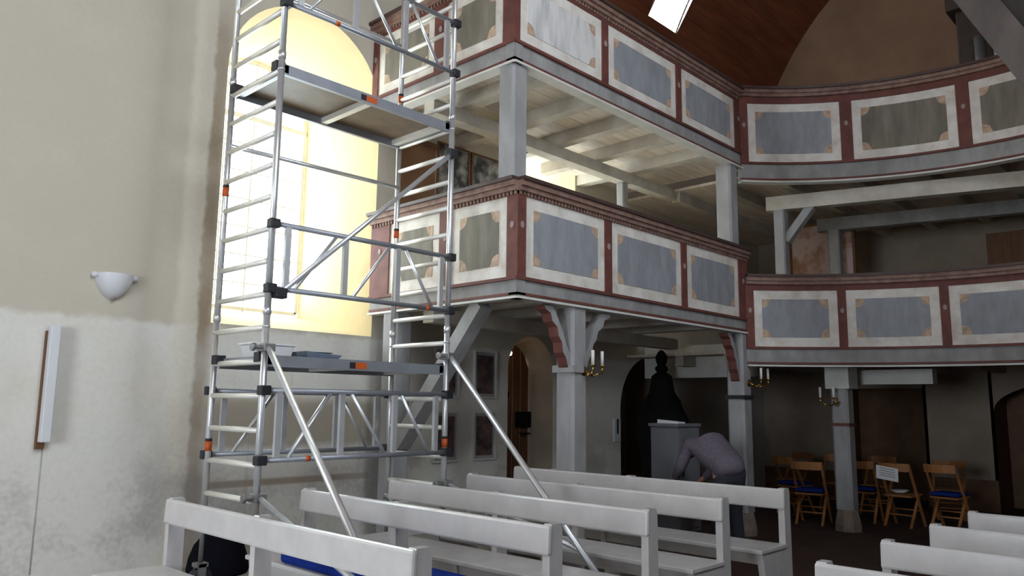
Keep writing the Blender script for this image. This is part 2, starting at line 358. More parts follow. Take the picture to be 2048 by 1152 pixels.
b = MB(); b.box(XW + .9, XW + .95, YR, YW, -.02, 2.6); b.box(XW, XW + .95, YR, YW, 2.55, 2.62); b.box(XW, XW + .95, D1, D1 + .05, 0, 2.6); b.box(XW, XW + .95, A0 - .05, A0, 0, 2.6); b.box(XW, XW + .95, A1, A1 + .05, 0, 2.6); b.box(XW, XW + .95, D0 - .05, D0, 0, 2.6)
b.build('tower_room', M_BROWN, wall_back)
one('baseboard_back', M_BROWN, 'dark low dado board along the foot of the end wall', None, lambda b: (b.box(XW - .04, XW, A1, D0, 0, .50), b.box(XW - .04, XW, D1, YW, 0, .50), b.box(XW - .04, XW, YR, A0, 0, .5)), None, 'structure')

one('floor', M_FLOOR, 'dark red-brown church floor', None, lambda b: b.box(XE, XW + 1, YR - .1, YW + 1.15, -0.12, 0.0), None, 'structure')
one('floor_platform', M_PLAT, 'low worn boarded platform carrying the pews beside the window wall', None, lambda b: b.box(-1.2, 6.35, 2.6, YW - .002, 0.0, 0.14), None, 'structure')

# boarded barrel vault with dormer openings, those on the unseen side added for light
nb = 72; V0 = math.asin((ZT - CZ) / 5.03); n = 96
bounds = [V0 + (pi - 2 * V0) * i / nb for i in range(nb + 1)]
H0, H1 = math.radians(24.5), math.radians(42)
bounds[min(range(nb + 1), key=lambda i: abs(bounds[i] - H0))] = H0; bounds[min(range(nb + 1), key=lambda i: abs(bounds[i] - H1))] = H1
snap = lambda d: min(bounds, key=lambda a: abs(a - math.radians(d)))
HOLES = [(10.15, 11.0, H0, H1)] + [(x - 1.05, x + 1.05, snap(136), snap(162)) for x in ADDED_DORX]  # first opening is in view; the rest are unseen, added for light
def vp(x, a, r): return (x, CY + r * math.cos(a), CZ + r * math.sin(a))
def runs(a0, a1):
    cur = XE; out = []
    for h in sorted(h for h in HOLES if a0 >= h[2] - 1e-6 and a1 <= h[3] + 1e-6): out.append((cur, h[0])); cur = h[1]
    return out + [(cur, XW)]
vb = MB()
for a0, a1 in zip(bounds, bounds[1:]):
    for x0, x1 in runs(a0, a1): vb.add([vp(x0, a0, 5.03), vp(x1, a0, 5.03), vp(x1, a1, 5.03), vp(x0, a1, 5.03)], [(0, 1, 2, 3)])
for sy in (-1, 1):   # narrow ledge at the wall head
    vb.add([(XE, CY + sy * 4.9, ZT - .002), (XW, CY + sy * 4.9, ZT - .002), (XW, CY + sy * 5.0, ZT - .002), (XE, CY + sy * 5.0, ZT - .002)], [(0, 1, 2, 3)])
ceiling = tag(vb.build('ceiling', M_VBACK, None, fix=False), 'red-brown boarded barrel vault with dormer openings, the unseen ones added for light', None, None, 'structure')
for a0, a1 in zip(bounds, bounds[1:]):
    g = 0.0005
    for x0, x1 in runs(a0, a1):
        b = MB(); b.hexa([vp(x0, a0 + g, 5.0), vp(x1, a0 + g, 5.0), vp(x1, a0 + g, 5.028), vp(x0, a0 + g, 5.028), vp(x0, a1 - g, 5.0), vp(x1, a1 - g, 5.0), vp(x1, a1 - g, 5.028), vp(x0, a1 - g, 5.028)])
        b.build('board', M_VAULT, ceiling)
M_DORM = mat('dormer_white', (0.72, 0.66, 0.60), 0.8)
for X0_, X1_, a0, a1 in HOLES:
    R2 = 5.7 if X0_ > 10 else 5.4
    dm = MB()
    for x in (X0_, X1_): dm.add([vp(x, a0, 5.0), vp(x, a1, 5.0), vp(x, a1, R2), vp(x, a0, R2)], [(0, 1, 2, 3)])
    for a in (a0, a1): dm.add([vp(X0_, a, 5.0), vp(X1_, a, 5.0), vp(X1_, a, R2), vp(X0_, a, R2)], [(0, 1, 2, 3)])
    dm.build('dormer_lining', M_DORM, ceiling, fix=False)
    for x in (X0_ + .02, (X0_ + X1_) / 2, X1_ - .02):
        b = MB(); b.bar(vp(x, a0, R2 - .04), vp(x, a1, R2 - .04), .04, .04); b.build('dormer_bar', M_WFRAME, ceiling)
    for x0, x1 in ((X0_, (X0_ + X1_) / 2), ((X0_ + X1_) / 2, X1_)):
        b = MB(); b.add([vp(x0, a0, R2 - .02), vp(x1, a0, R2 - .02), vp(x1, a1, R2 - .02), vp(x0, a1, R2 - .02)], [(0, 1, 2, 3)]); b.build('dormer_pane', M_GLASS, ceiling, fix=False)

# door under the gallery
dy = YW + 0.44
d1 = tag(bpy.data.objects.new('door_1', None), 'red-brown boarded door with black lock case under the side gallery', None, None, 'structure'); col.objects.link(d1); d1.location = (7.86, dy, 0)
for i in range(5):
    x0 = 7.45 + .82 / 5 * i; x1 = x0 + .82 / 5 - .006
    zt = lambda x: 2.05 + math.sqrt(max(0.0, .41 ** 2 - (x - 7.86) ** 2))
    b = MB(); b.prism([(x0, .02), (x1, .02), (x1, zt(x1)), ((x0 + x1) / 2, zt((x0 + x1) / 2)), (x0, zt(x0))], lambda a, c, t: (a, t, c), dy - .02, dy + .02); b.build('plank', M_DOOR, d1)
b = MB(); b.box(7.46, 7.86, dy - .035, dy - .02, 1.72, 1.79); b.box(7.46, 7.86, dy - .035, dy - .02, .45, .52); b.build('strap_hinge', M_IRON, d1)
b = MB(); b.box(8.00, 8.26, dy - .09, dy - .02, 1.30, 1.52); b.build('lock_case', M_IRON, d1, .01)
b = MB(); b.tube((8.1, dy - .12, 1.22), (8.2, dy - .12, 1.22), .012); b.tube((8.1, dy - .12, 1.22), (8.1, dy - .02, 1.22), .012); b.build('door_handle', M_IRON, d1)

# ------------------------------------------------------------------ galleries
def straight(ox, oy, dx, dy_, nx, ny):
    return lambda u, v: (ox + dx * u + nx * v, oy + dy_ * u + ny * v)
def curved(cx, cy, R):
    return lambda u, v: (cx + (R - v) * math.cos(math.radians(u)), cy + (R - v) * math.sin(math.radians(u)))
def fbox(mb, f, u0, u1, v0, v1, z0, z1, seg=1):
    for i in range(seg):
        a = u0 + (u1 - u0) * i / seg; c = u0 + (u1 - u0) * (i + 1) / seg
        p = [f(a, v0), f(c, v0), f(c, v1), f(a, v1)]
        mb.hexa([(x, y, z0) for x, y in p] + [(x, y, z1) for x, y in p])
def strips(mb, f, us, lo, hi, v0, v1):
    for a, c in zip(us, us[1:]):
        vs = [(*f(a, v0), lo(a)), (*f(c, v0), lo(c)), (*f(c, v1), lo(c)), (*f(a, v1), lo(a)), (*f(a, v0), hi(a)), (*f(c, v0), hi(c)), (*f(c, v1), hi(c)), (*f(a, v1), hi(a))]
        mb.hexa(vs)
def parapet(root, f, u0, u1, panels, zb, zp0, zp1, zt, m_len, seg=1, fields=None, dent=True):
    """panelled parapet; panels = [(ua, ub)], m_len = metres per unit of u"""
    S = seg
    def P(name, m, *boxes, sub=None):
        b = MB()
        for bb in boxes: fbox(b, f, *bb, S)
        return b.build(name, m, sub or root)
    P('fascia', M_GREY, (u0, u1, -.10, 0.0, zb + .03, zp0 - .05))
    P('lip', M_LIP, (u0, u1, -.10, .03, zb, zb + .022))
    P('red_fillet', M_RED, (u0, u1, -.04, .012, zb + .034, zb + .058))
    P('bottom_moulding', M_RED, (u0, u1, -.05, .03, zp0 - .05, zp0 - .02))
    P('frieze', M_RED, (u0, u1, -.06, .012, zp1 + .012, zt - .13))
    P('cornice', M_CORN, (u0, u1, -.08, .05, zt - .13, zt - .085), (u0, u1, -.08, .075, zt - .085, zt - .035))
    P('rail_cap', M_TOPR, (u0, u1, -.12, .10, zt - .035, zt))
    if dent:
        b = MB(); k = int((u1 - u0) * m_len / 0.05)
        for i in range(k):
            a = u0 + (u1 - u0) * (i + .25) / k; c = u0 + (u1 - u0) * (i + .75) / k
            fbox(b, f, a, c, .012, .03, zt - .165, zt - .13)
        tag(b.build('dentil_course', M_CORN, root), None, None, None, 'stuff')
    # stiles between the panels
    edges = [u0] + [e for p in panels for e in p] + [u1]
    for a, c in zip(edges[::2], edges[1::2]):
        if (c - a) * m_len < .012: continue
        b = MB(); fbox(b, f, a, c, -.05, .015, zp0 - .02, zp1 + .012, max(1, S // 6)); st = b.build('stile', M_RED, root)
        if (c - a) * m_len > .06:
            b = MB(); um = (a + c) / 2; zm = (zp0 + zp1) / 2 + .1
            ring = [(um + .024 / m_len * math.cos(k * pi / 5), zm + .034 * math.sin(k * pi / 5)) for k in range(10)]
            b.prism(ring, lambda u_, z_, t: (*f(u_, t), z_), .015, .021); b.build('rosette', M_ROS, st)
    for i, (a, c) in enumerate(panels):
        b = MB(); fbox(b, f, a, c, -.03, 0, zp0 - .02, zp1 + .012, S); pn = b.build('panel', M_CREAM, root)
        mu = .115 / m_len; mz = .105; A, C = a + mu, c - mu; Z0, Z1 = zp0 + mz, zp1 - mz; r = .115
        us = sorted(set([A + r / m_len * (1 - math.cos(t * pi / 12)) for t in range(7)] + [C - r / m_len * (1 - math.cos(t * pi / 12)) for t in range(7)] + [A + r / m_len + (C - A - 2 * r / m_len) * k / 8 for k in range(9)]))
        def inset(u):
            d = min(u - A, C - u) * m_len
            return math.sqrt(max(0, r * r - d * d)) if d < r else 0.0
        fm = (fields or [M_FIELD])[i % len(fields or [1])]
        b = MB(); strips(b, f, us, lambda u: Z0 + inset(u), lambda u: Z1 - inset(u), 0.0, .006); b.build('painted_field', fm, pn)
        q = r * .96
        for side in (0, 1):
            uu = [(A + q / m_len * k / 5) if side == 0 else (C - q / m_len * (5 - k) / 5) for k in range(6)]
            w = lambda u: math.sqrt(max(0.0, q * q - (min(abs(u - A), abs(C - u)) * m_len) ** 2))
            b = MB(); strips(b, f, uu, lambda u: Z0, lambda u: Z0 + w(u) + .002, 0, .005); b.build('corner_scroll', M_SCROLL, pn)
            b = MB(); strips(b, f, uu, lambda u: Z1 - w(u) - .002, lambda u: Z1, 0, .005); b.build('corner_scroll', M_SCROLL, pn)

GY = 4.85
JX = 9.6
def side_gallery(xc, zb, zp0, zp1, zt, pan_front, pan_end, label, ff, fe):
    g = thing('side_gallery', (xc, GY, zb), label, 'gallery', 'galleries along the window wall')
    parapet(g, straight(0, GY, 1, 0, 0, -1), xc - .012, JX + .06, pan_front, zb, zp0, zp1, zt, 1.0, 1, ff)
    parapet(g, straight(xc, 0, 0, 1, -1, 0), GY - .012, YW, pan_end, zb, zp0, zp1, zt, 1.0, 1, fe)
    k = 9; y0 = GY + .1
    for i in range(k):
        a = y0 + (YW - y0) * i / k; c = y0 + (YW - y0) * (i + 1) / k
        b = MB(); b.box(xc + .1, JX + .5, a + .003, c - .003, zb + .17, zb + .205); b.build('floor_board', M_BOARD, g)
    for x in (xc + .55, xc + 1.4, xc + 2.2, xc + 3.0, xc + 3.8):
        b = MB(); b.box(x - .075, x + .075, GY + .1, YW - .005, zb + .02, zb + .17); b.build('joist', M_JOIST, g)
    b = MB(); b.box(xc + .1, JX + .4, 6.13, 6.29, zb - .13, zb + .02); b.build('wall_plate', M_JOIST, g)
    b = MB(); b.box(xc + .02, JX, GY + .02, GY + .12, zb + .02, zb + .17); b.box(xc + .02, xc + .12, GY + .12, YW - .005, zb + .02, zb + .17); b.build('edge_beam', M_GREY, g)
    return g
side_gallery(5.17, 2.575, 2.80, 3.545, 3.72, [(5.27, 6.50), (6.62, 8.01), (8.13, 9.43)], [(4.98, 5.755), (5.94, 6.77)],
             'lower side gallery, grey cartouche panels between red stiles, on scroll-bracketed post', [M_FIELD], [M_FIELDO])
side_gallery(5.10, 4.835, 5.09, 5.775, 5.98, [(5.16, 6.47), (6.58, 7.97), (8.09, 9.45)], [(5.00, 5.82), (6.02, 7.00)],
             'upper side gallery, worn grey and cream painted panels above the open balcony', [M_FIELDP, M_FIELD, M_FIELD], [M_FIELDO])

def shade_gallery():  # out of view, added to keep side light off the lower nave
    g = thing('side_gallery', (5.0, -.65, 2.575), 'unseen single-tier panelled gallery opposite the scaffold, added to block low light', 'gallery', 'galleries along the side walls')
    f = straight(0, -.65, 1, 0, 0, 1)
    parapet(g, f, .6, JX + .06, [(.75 + 1.45 * i, 2.1 + 1.45 * i) for i in range(6)], 2.575, 2.80, 3.545, 3.72, 1.0, 1, [M_FIELD])
    b = MB(); b.box(.7, JX + .5, YR + .005, -.75, 2.745, 2.78); b.build('floor_deck', M_BOARD, g)
    for x in (1.0, 2.6, 4.2, 5.8, 7.4, 9.0):
        b = MB(); b.box(x - .075, x + .075, YR + .005, -.75, 2.595, 2.745); b.build('joist', M_JOIST, g)
shade_gallery()
AC, AR = (7.35, 2.1), 3.553
ML = AR * pi / 180
def organ_gallery(zb, zp0, zp1, zt, panels, label, ff, zfl):
    f = curved(*AC, AR); a1 = 50.6
    g = thing('organ_gallery', (AC[0] + AR, AC[1], zb), label, 'gallery', 'curved galleries at the end wall')
    # fbox takes v toward the arc centre as outward
    parapet(g, f, -a1, a1, panels, zb, zp0, zp1, zt, ML, 30, ff, dent=False)
    b = MB()
    for i in range(40):
        t0, t1 = -50.0 + 100.0 * i / 40, -50.0 + 100.0 * (i + 1) / 40
        p0, p1 = f(t0, -.1), f(t1, -.1)
        b.hexa([(p0[0], p0[1], zfl), (XW, p0[1], zfl), (XW, p1[1], zfl), (p1[0], p1[1], zfl), (p0[0], p0[1], zfl + .04), (XW, p0[1], zfl + .04), (XW, p1[1], zfl + .04), (p1[0], p1[1], zfl + .04)])
    b.box(JX + .5, XW, 4.82, YW, zfl, zfl + .04); b.build('floor_deck', M_BOARD, g)
    for y in (-.2, .6, 1.4, 2.2, 3.0, 3.8, 4.6, 5.4, 6.2):
        xs = (AC[0] + math.sqrt(max(.1, (AR + .1) ** 2 - (y - AC[1]) ** 2)) + .05) if y < 4.8 else JX + .55
        b = MB(); b.box(xs, XW, y - .07, y + .07, zfl - .15, zfl); b.build('joist', M_JOIST, g)
    return g
up = [(48.8 - 22.55 * i - 20.1, 48.8 - 22.55 * i) for i in range(4)]
lw = [(48.8 - 19.4 * i - 17.7, 48.8 - 19.4 * i) for i in range(5)]
organ_gallery(4.65, 4.955, 5.765, 6.0, [p for p in up[::-1]], 'upper curved gallery with cream panels below the tan gable', [M_FIELDO, M_FIELDO, M_FIELDO, M_FIELD], 4.86)
organ_gallery(2.15, 2.43, 3.15, 3.37, [p for p in lw[::-1]], 'lower curved gallery with dim grey panels above the folding chairs', [M_FIELD], 2.36)

# ------------------------------------------------------------------ posts
def scroll_bracket(root, x, y, zt, sx, L=.50, Hh=.62):
    """wavy sawn bracket in the gallery-front plane, grey faces, red underside"""
    pts = [(0, 0), (.055, .03), (.09, .12), (.14, .17), (.16, .27), (.22, .33), (.245, .42), (.33, .47), (.36, .55), (.45, .585), (.47, .62), (.33, .62), (.23, .50), (.15, .38), (.08, .24), (0, .14)]
    b = MB(); b.prism([(u * L / .47, w * Hh / .62 + zt - Hh) for u, w in pts], lambda a, c, t: (x + sx * a, t, c), y - .06, y + .06)
    br = b.build('bracket', M_POST, root); k = 10; b = MB()
    for (u0, w0), (u1, w1) in zip(pts[:k], pts[1:k + 1]):
        q = [(x + sx * u0 * L / .47, zt - Hh + w0 * Hh / .62), (x + sx * u1 * L / .47, zt - Hh + w1 * Hh / .62)]; o = .004
        b.hexa([(q[0][0] + sx * o, y - .058, q[0][1] - o), (q[1][0] + sx * o, y - .058, q[1][1] - o), (q[1][0] + sx * o, y + .06, q[1][1] - o), (q[0][0] + sx * o, y + .06, q[0][1] - o),
                (q[0][0], y - .058, q[0][1]), (q[1][0], y - .058, q[1][1]), (q[1][0], y + .06, q[1][1]), (q[0][0], y + .06, q[0][1])])
    b.build('red_edge', M_RED, br)
def post(x, y, z0, z1, w, label, base=False, band=None, cap=True, name='gallery_post'):
    p = thing(name, (x, y, z0), label, 'post'); c = w * .12; h = w / 2
    poly = [(-h + c, -h), (h - c, -h), (h, -h + c), (h, h - c), (h - c, h), (-h + c, h), (-h, h - c), (-h, -h + c)]
    b = MB(); b.prism(poly, lambda a, d, t: (x + a, y + d, t), z0 + (.28 if base else 0), z1); b.build('shaft', M_POST, p)
    if base:
        b = MB(); b.lathe([(0, 0), (w * .76, 0), (w * .76, .08), (w * .66, .2), (w * .58, .28), (0, .28)], (x, y, z0), 8, smooth=False); b.build('stone_base', M_STONE, p)
    if band:
        b = MB(); b.box(x - h - .015, x + h + .015, y - h - .015, y + h + .015, band, band + .05); b.build('band', M_BLACKP, p)
    return p
p1 = post(6.10, 4.97, 0.0, 2.575, .23, 'grey square post with two wavy scroll brackets beside the boarded door', base=True)
scroll_bracket(p1, 6.10 - .1, 4.95, 2.56, -1, .40, .60); scroll_bracket(p1, 6.10 + .1, 4.95, 2.56, 1, .46, .60)
b = MB(); b.box(6.10 - .14, 6.10 + .02, 4.97 - .145, 4.97 + .13, 1.93, 2.0); b.build('capital_block', M_POST, p1)
p2 = post(9.60, 4.97, 0.0, 2.575, .24, 'grey post with black band and stone foot where the side and curved galleries meet', base=True, band=1.72)
scroll_bracket(p2, 9.60 - .1, 4.95, 2.56, -1, .32, .62)
p3 = post(10.95, 4.15, 0.0, 2.17, .23, 'grey pillar on a stone foot among the folding chairs under the curved gallery', base=True, band=None)
b = MB(); b.box(10.95 - .16, 10.95 + .16, 4.15 - .16, 4.15 + .16, 1.88, 2.17); b.build('capital_block', M_LIP, p3)
b = MB(); b.box(10.95 - .125, 10.95 + .125, 4.15 - .125, 4.15 + .125, 1.38, 1.42); b.build('red_band', M_RED, p3)
post(5.20, 4.96, 3.72, 4.835, .21, 'grey corner post standing on the lower gallery rail at its corner')
post(9.40, 4.96, 3.72, 4.835, .22, 'grey post on the lower gallery rail where the curved gallery begins')
post(8.75, 6.21, 2.78, 4.70, .12, 'slim pale post inside the lower side gallery below the wall plate')
q = post(5.27, 6.72, 0.14, 2.575, .24, 'grey wall post under the end of the lower side gallery with a long raking brace')
b = MB(); b.bar((5.27, 6.60, 1.18), (5.27, 5.40, 2.58), .14, .17, up=(1, 0, 0)); b.build('brace', M_POST, q)
pq = post(10.52, 4.72, 2.40, 4.40, .16, 'grey post with a short diagonal brace inside the curved gallery')
b = MB(); b.bar((10.54, 4.66, 3.95), (10.64, 4.32, 4.42), .11, .11, up=(1, 0, 0)); b.build('brace', M_POST, pq)
pq2 = post(12.45, 4.70, 2.40, 4.44, .18, 'dark grey post deep inside the curved gallery beside the pink painting')
one('timber_beam', M_JOIST, 'pale timber beam above the short-braced post under the upper curved gallery', 'beam', lambda b: b.bar((10.47, 4.90, 4.50), (11.55, 1.3, 4.50), .16, .20), 'beams under the upper curved gallery')
one('timber_beam', M_GREY, 'dim timber beam deeper under the upper curved gallery above the dark post', 'beam', lambda b: b.bar((12.40, 4.95, 4.54), (13.3, 1.3, 4.54), .16, .20), 'beams under the upper curved gallery')
one('timber_beam', M_LIP, 'white lintel beam behind the pillar under the lower curved gallery', 'beam', lambda b: b.bar((11.5, 4.35, 2.05), (11.5, 3.12, 2.05), .2, .20))
one('timber_beam', M_LIP, 'whitewashed beam between the posts above the person under the side gallery', 'beam', lambda b: b.box(10.5, 10.75, 5.15, 7.05, 2.05, 2.54))

# raking shore in front of the upper curved gallery and the organ case behind its rail
def shore():
    r = thing('raking_shore', (7.5, -1.06, 0), 'long dark timber shore leaning across in front of the upper curved gallery', 'timber')
    P = lambda z, off=0: (7.5 + off, -1.06 + z * .49, z)
    b = MB(); b.bar(P(0), P(10.2), .26, .17, up=(1, 0, 0)); b.build('main_timber', M_SHORE, r)
    b = MB(); b.bar((7.6, -1.27, 0), (7.6, -1.27 + 10.0 * .49, 10.0), .22, .12, up=(1, 0, 0)); b.build('doubling_timber', M_SHORE2, r)
shore()
og = thing('organ_case', (13.2, 1.2, 4.9), 'tall dark organ case behind the upper curved rail', 'organ')
b = MB(); b.box(12.25, 14.2, -.3, 2.72, 4.9, 7.4); b.build('case_body', M_ORGAN, og, .02)
b = MB(); b.box(12.15, 14.3, -.4, 2.82, 7.4, 7.6); b.box(12.2, 14.25, -.35, 2.77, 7.6, 7.7); b.build('case_cornice', M_ORGAN, og)
b = MB()
for i in range(12): b.tube((12.2, -.1 + i * .23, 5.8), (12.2, -.1 + i * .23, 7.1 + .2 * math.sin(i)), .07, 10)
tag(b.build('pipe_row', M_STEEL, og), None, None, None, 'stuff')

# ------------------------------------------------------------------ scaffold tower
SX0, SX1, SF, SB = 2.91, 4.69, 5.26, 6.05
sc = thing('scaffold_tower', ((SX0 + SX1) / 2, (SF + SB) / 2, 0.14), 'mobile aluminium scaffold tower with two decks in front of the arched window', 'scaffold')
def frame(x, z0, z1, rungs, cuff=True):
    b = MB()
    for y in (SF, SB):
        b.tube((x, y, z0), (x, y, z1), .0255, 14); b.tube((x, y, z0 - .005), (x, y, z0 + .05), .030, 14); b.tube((x, y, z1 - .10), (x, y, z1 - .085), .029, 14)
    fr = b.build('end_frame', M_ALU, sc)
    for z in rungs:
        b = MB(); b.tube((x, SF + .02, z), (x, SB - .02, z), .0215, 12); b.build('rung', M_ALURUNG, fr)
    return fr
frs = {}
for x in (SX0, SX1):
    frs[x, 0] = frame(x, .72, 2.25, [.90, 1.15, 1.40, 1.65, 1.90, 2.15])
    frs[x, 1] = frame(x, 2.25, 4.25, [2.40 + .25 * i for i in range(8)])
    frs[x, 2] = frame(x, 4.25, 6.25, [4.40 + .25 * i for i in range(8)])
def sticker(x, y, z, fr, h=.075):
    b = MB(); b.tube((x, y, z), (x, y, z + h), .0268, 14); b.build('orange_marker_band', M_ORANGE, fr)
    b = MB(); b.tube((x, y, z + h), (x, y, z + h + .022), .0266, 14); b.build('black_marker_band', M_BLACKP, fr)
sticker(SX1, SF, 1.23, frs[SX1, 0]); sticker(SX0, SB, 1.22, frs[SX0, 0]); sticker(SX0, SB, 3.28, frs[SX0, 1]); sticker(SX0, SB, 5.03, frs[SX0, 2]); sticker(SX1, SB, 4.62, frs[SX1, 2]); sticker(SX1, SB, 3.22, frs[SX1, 1])
def deck(z, mark_u, ply):
    y0, y1 = SF + .01, SB - .01
    b = MB()
    b.box(SX0 + .03, SX1 - .03, y0, y0 + .035, z - .085, z); b.box(SX0 + .03, SX1 - .03, y1 - .035, y1, z - .085, z)
    b.box(SX0 + .03, SX0 + .07, y0, y1, z - .07, z - .005); b.box(SX1 - .07, SX1 - .03, y0, y1, z - .07, z - .005)
    p = b.build('platform', M_ALUD, sc)
    xm = (SX0 + SX1) / 2 - .02
    for a, c in ((SX0 + .07, xm - .01), (xm + .01, SX1 - .07)):
        b = MB(); b.box(a, c, y0 + .035, y1 - .035, z - .022, z - .010); b.build('deck_board', M_PLY, p)
    for xa, xb in ((xm - .03, xm + .03), (SX1 - .13, SX1 - .075)):
        b = MB(); b.box(xa, xb, y0 + .035, y1 - .035, z - .075, z - .024); b.build('cross_member', M_ALURUNG, p)
    for x, s in ((SX0, 1), (SX1, -1)):
        for y in (y0 + .05, y1 - .05):
            b = MB(); b.box(x - .035, x + .05 if s > 0 else x + .035, y - .04, y + .04, z - .055, z + .02) if s > 0 else b.box(x - .05, x + .035, y - .04, y + .04, z - .055, z + .02); b.build('hook', M_BLACKP, p, .006)
    b = MB(); b.box(mark_u, mark_u + .11, y0 - .002, y0, z - .07, z - .02); b.build('orange_marker', M_ORANGE, p)
    b = MB(); b.box(mark_u - .055, mark_u, y0 - .002, y0, z - .07, z - .02); b.build('black_marker', M_BLACKP, p)
    return p
deck(4.215, 3.72, M_PLY); deck(1.95, 3.72, M_PLY)
def guard(y, z0, z1, verts, diags, mark=None, s=-1):
    yy = y + s * .03
    b = MB(); b.tube((SX0 + .03, yy, z1), (SX1 - .03, yy, z1), .0205, 12); b.tube((SX0 + .03, yy, z0), (SX1 - .03, yy, z0), .0205, 12)
    g = b.build('guardrail', M_ALUD, sc)
    for x in verts:
        b = MB(); b.bar((x, yy, z0), (x, yy, z1), .030, .045, up=(1, 0, 0)); b.build('guard_upright', M_ALU, g)
    for (xa, za), (xb, zb_) in diags:
        b = MB(); b.tube((xa, yy, za), (xb, yy, zb_), .0145, 10); b.build('guard_diagonal', M_ALU, g)
    for x in (SX0, SX1):
        for z in (z0, z1):
            b = MB(); b.box(x - .04, x + .04, yy - .03, yy + .045 if s < 0 else yy + .03, z - .035, z + .035); b.build('snap_hook', M_BLACKP, g, .008)
    if mark is not None:
        b = MB(); b.tube((mark, yy, z0), (mark + .04, yy, z0), .0225, 12); b.build('orange_marker', M_ORANGE, g)
    return g
def wdiag(z0, z1, xs): return [((xs[0], z0), (xs[1], z1)), ((xs[2], z0), (xs[3], z1)), ((xs[4], z1), (xs[5], z0))]
guard(SF, 2.44, 2.93, [3.03, 3.55, 4.08, 4.57], wdiag(2.44, 2.93, [3.10, 3.47, 3.63, 4.0, 4.16, 4.48]), 4.4)
guard(SF, 1.19, 1.69, [3.03, 3.58, 4.10, 4.55], wdiag(1.19, 1.69, [3.12, 3.48, 4.02, 3.66, 4.16, 4.48]), 3.27)
guard(SF, 4.70, 5.20, [3.03, 3.55, 4.08, 4.57], wdiag(4.70, 5.20, [3.10, 3.47, 4.0, 3.63, 4.14, 4.48]), 3.35)
guard(SB, 1.19, 1.69, [3.03, 3.58, 4.10, 4.55], wdiag(1.19, 1.69, [3.12, 3.48, 3.66, 4.02, 4.14, 4.46]), None, 1)
b = MB(); b.tube((SX0, SB - .03, 5.22), (SX1, SB - .03, 5.22), .0195, 12); b.build('horizontal_brace', M_ALU, sc)
b = MB(); b.tube((SX0, SB - .03, 3.71), (SX1, SB - .03, 3.73), .0195, 12); b.build('horizontal_brace', M_ALU, sc)
b = MB(); b.tube((SX1 - .02, SF - .035, 3.91), (SX0 + .08, SF - .035, 2.41), .0205, 12); db = b.build('diagonal_brace', M_ALU, sc)
for p in ((SX1 - .02, SF - .02, 3.91), (SX0 + .08, SF - .02, 2.41)):
    b = MB(); b.box(p[0] - .05, p[0] + .05, p[1] - .04, p[1] + .04, p[2] - .04, p[2] + .04); b.build('brace_claw', M_BLACKP, db, .01)
def stabilizer(x, top, foot, zl):
    top = Vector(top); foot = Vector(foot)
    b = MB(); b.tube(top, foot, .0225, 12); st = b.build('stabilizer_strut', M_ALU, sc)
    j = top + (foot - top) * .75
    b = MB(); b.tube((x, SF - .05, zl), j, .0195, 12); b.build('lower_arm', M_ALU, st)
    for z in (top.z, zl):
        b = MB(); b.box(x - .045, x + .045, SF - .075, SF + .045, z - .03, z + .03); b.tube((x - .10, SF - .02, z), (x - .03, SF - .02, z), .018, 10); b.tube((x - .12, SF - .02, z), (x - .095, SF - .02, z), .032, 10); b.build('clamp', M_STEEL, st, .006)
    b = MB(); b.lathe([(0, 0), (.055, 0), (.055, .02), (.03, .035), (0, .035)], (foot.x, foot.y, .14), 14); b.build('rubber_foot', M_BLACKP, st)
stabilizer(SX0, (SX0, SF - .05, 2.0), (2.33, 2.50, .165), .93)
stabilizer(SX1, (SX1, SF - .05, 2.03), (4.22, 2.86, .165), .92)
for x in (SX0, SX1):
    for y in (SF, SB):
        b = MB(); b.tube((x, y, .36), (x, y, .95), .017, 10); sp = b.build('adjusting_spindle', M_STEEL, sc)
        b = MB(); b.tube((x, y, .72), (x, y, .76), .036, 8); b.build('collar_nut', M_STEEL, sp)
        b = MB(); b.box(x - .03, x + .03, y - .045, y - .03, .22, .37); b.box(x - .03, x + .03, y + .03, y + .045, .22, .37); b.box(x - .045, x + .045, y - .045, y + .045, .345, .375); ca = b.build('castor_fork', M_STEEL, sc)
        b = MB(); b.lathe([(.0, -.027), (.085, -.027), (.10, -.015), (.10, .015), (.085, .027), (0, .027)], (x, y, .24), 22, axis='y'); b.build('castor_wheel', M_BLACKP, ca)

# ------------------------------------------------------------------ things on the lower deck
tb = thing('plastic_tub', (3.13, 5.62, 1.94), 'white plastic tub standing on the lower scaffold deck', 'tub')
b = MB(); b.prism([(-.15, -.10), (.15, -.10), (.15, .10), (-.15, .10)], lambda a, c, t: (3.13 + a * (1 + .15 * (t - 1.94) / .1), 5.62 + c * (1 + .15 * (t - 1.94) / .1), t), 1.94, 2.04); b.build('tub_body', M_WHITE, tb, .01)
b = MB(); b.box(3.13 - .185, 3.13 + .185, 5.62 - .125, 5.62 + .125, 2.04, 2.055); b.build('tub_rim', M_WHITE, tb, .005)
tr = thing('paint_tray', (3.50, 5.52, 1.94), 'blue-grey tray beside the white tub on the lower scaffold deck', 'tray')
b = MB(); b.hexa([(3.36, 5.40, 1.94), (3.62, 5.40, 1.94), (3.62, 5.62, 1.94), (3.36, 5.62, 1.94), (3.33, 5.37, 2.005), (3.66, 5.37, 1.985), (3.66, 5.65, 1.985), (3.33, 5.65, 2.005)]); b.build('tray_pan', M_BLUEG, tr)
b = MB(); b.box(3.38, 3.60, 5.42, 5.60, 2.0, 2.006); b.build('tray_lining', M_BLACKP, tr)

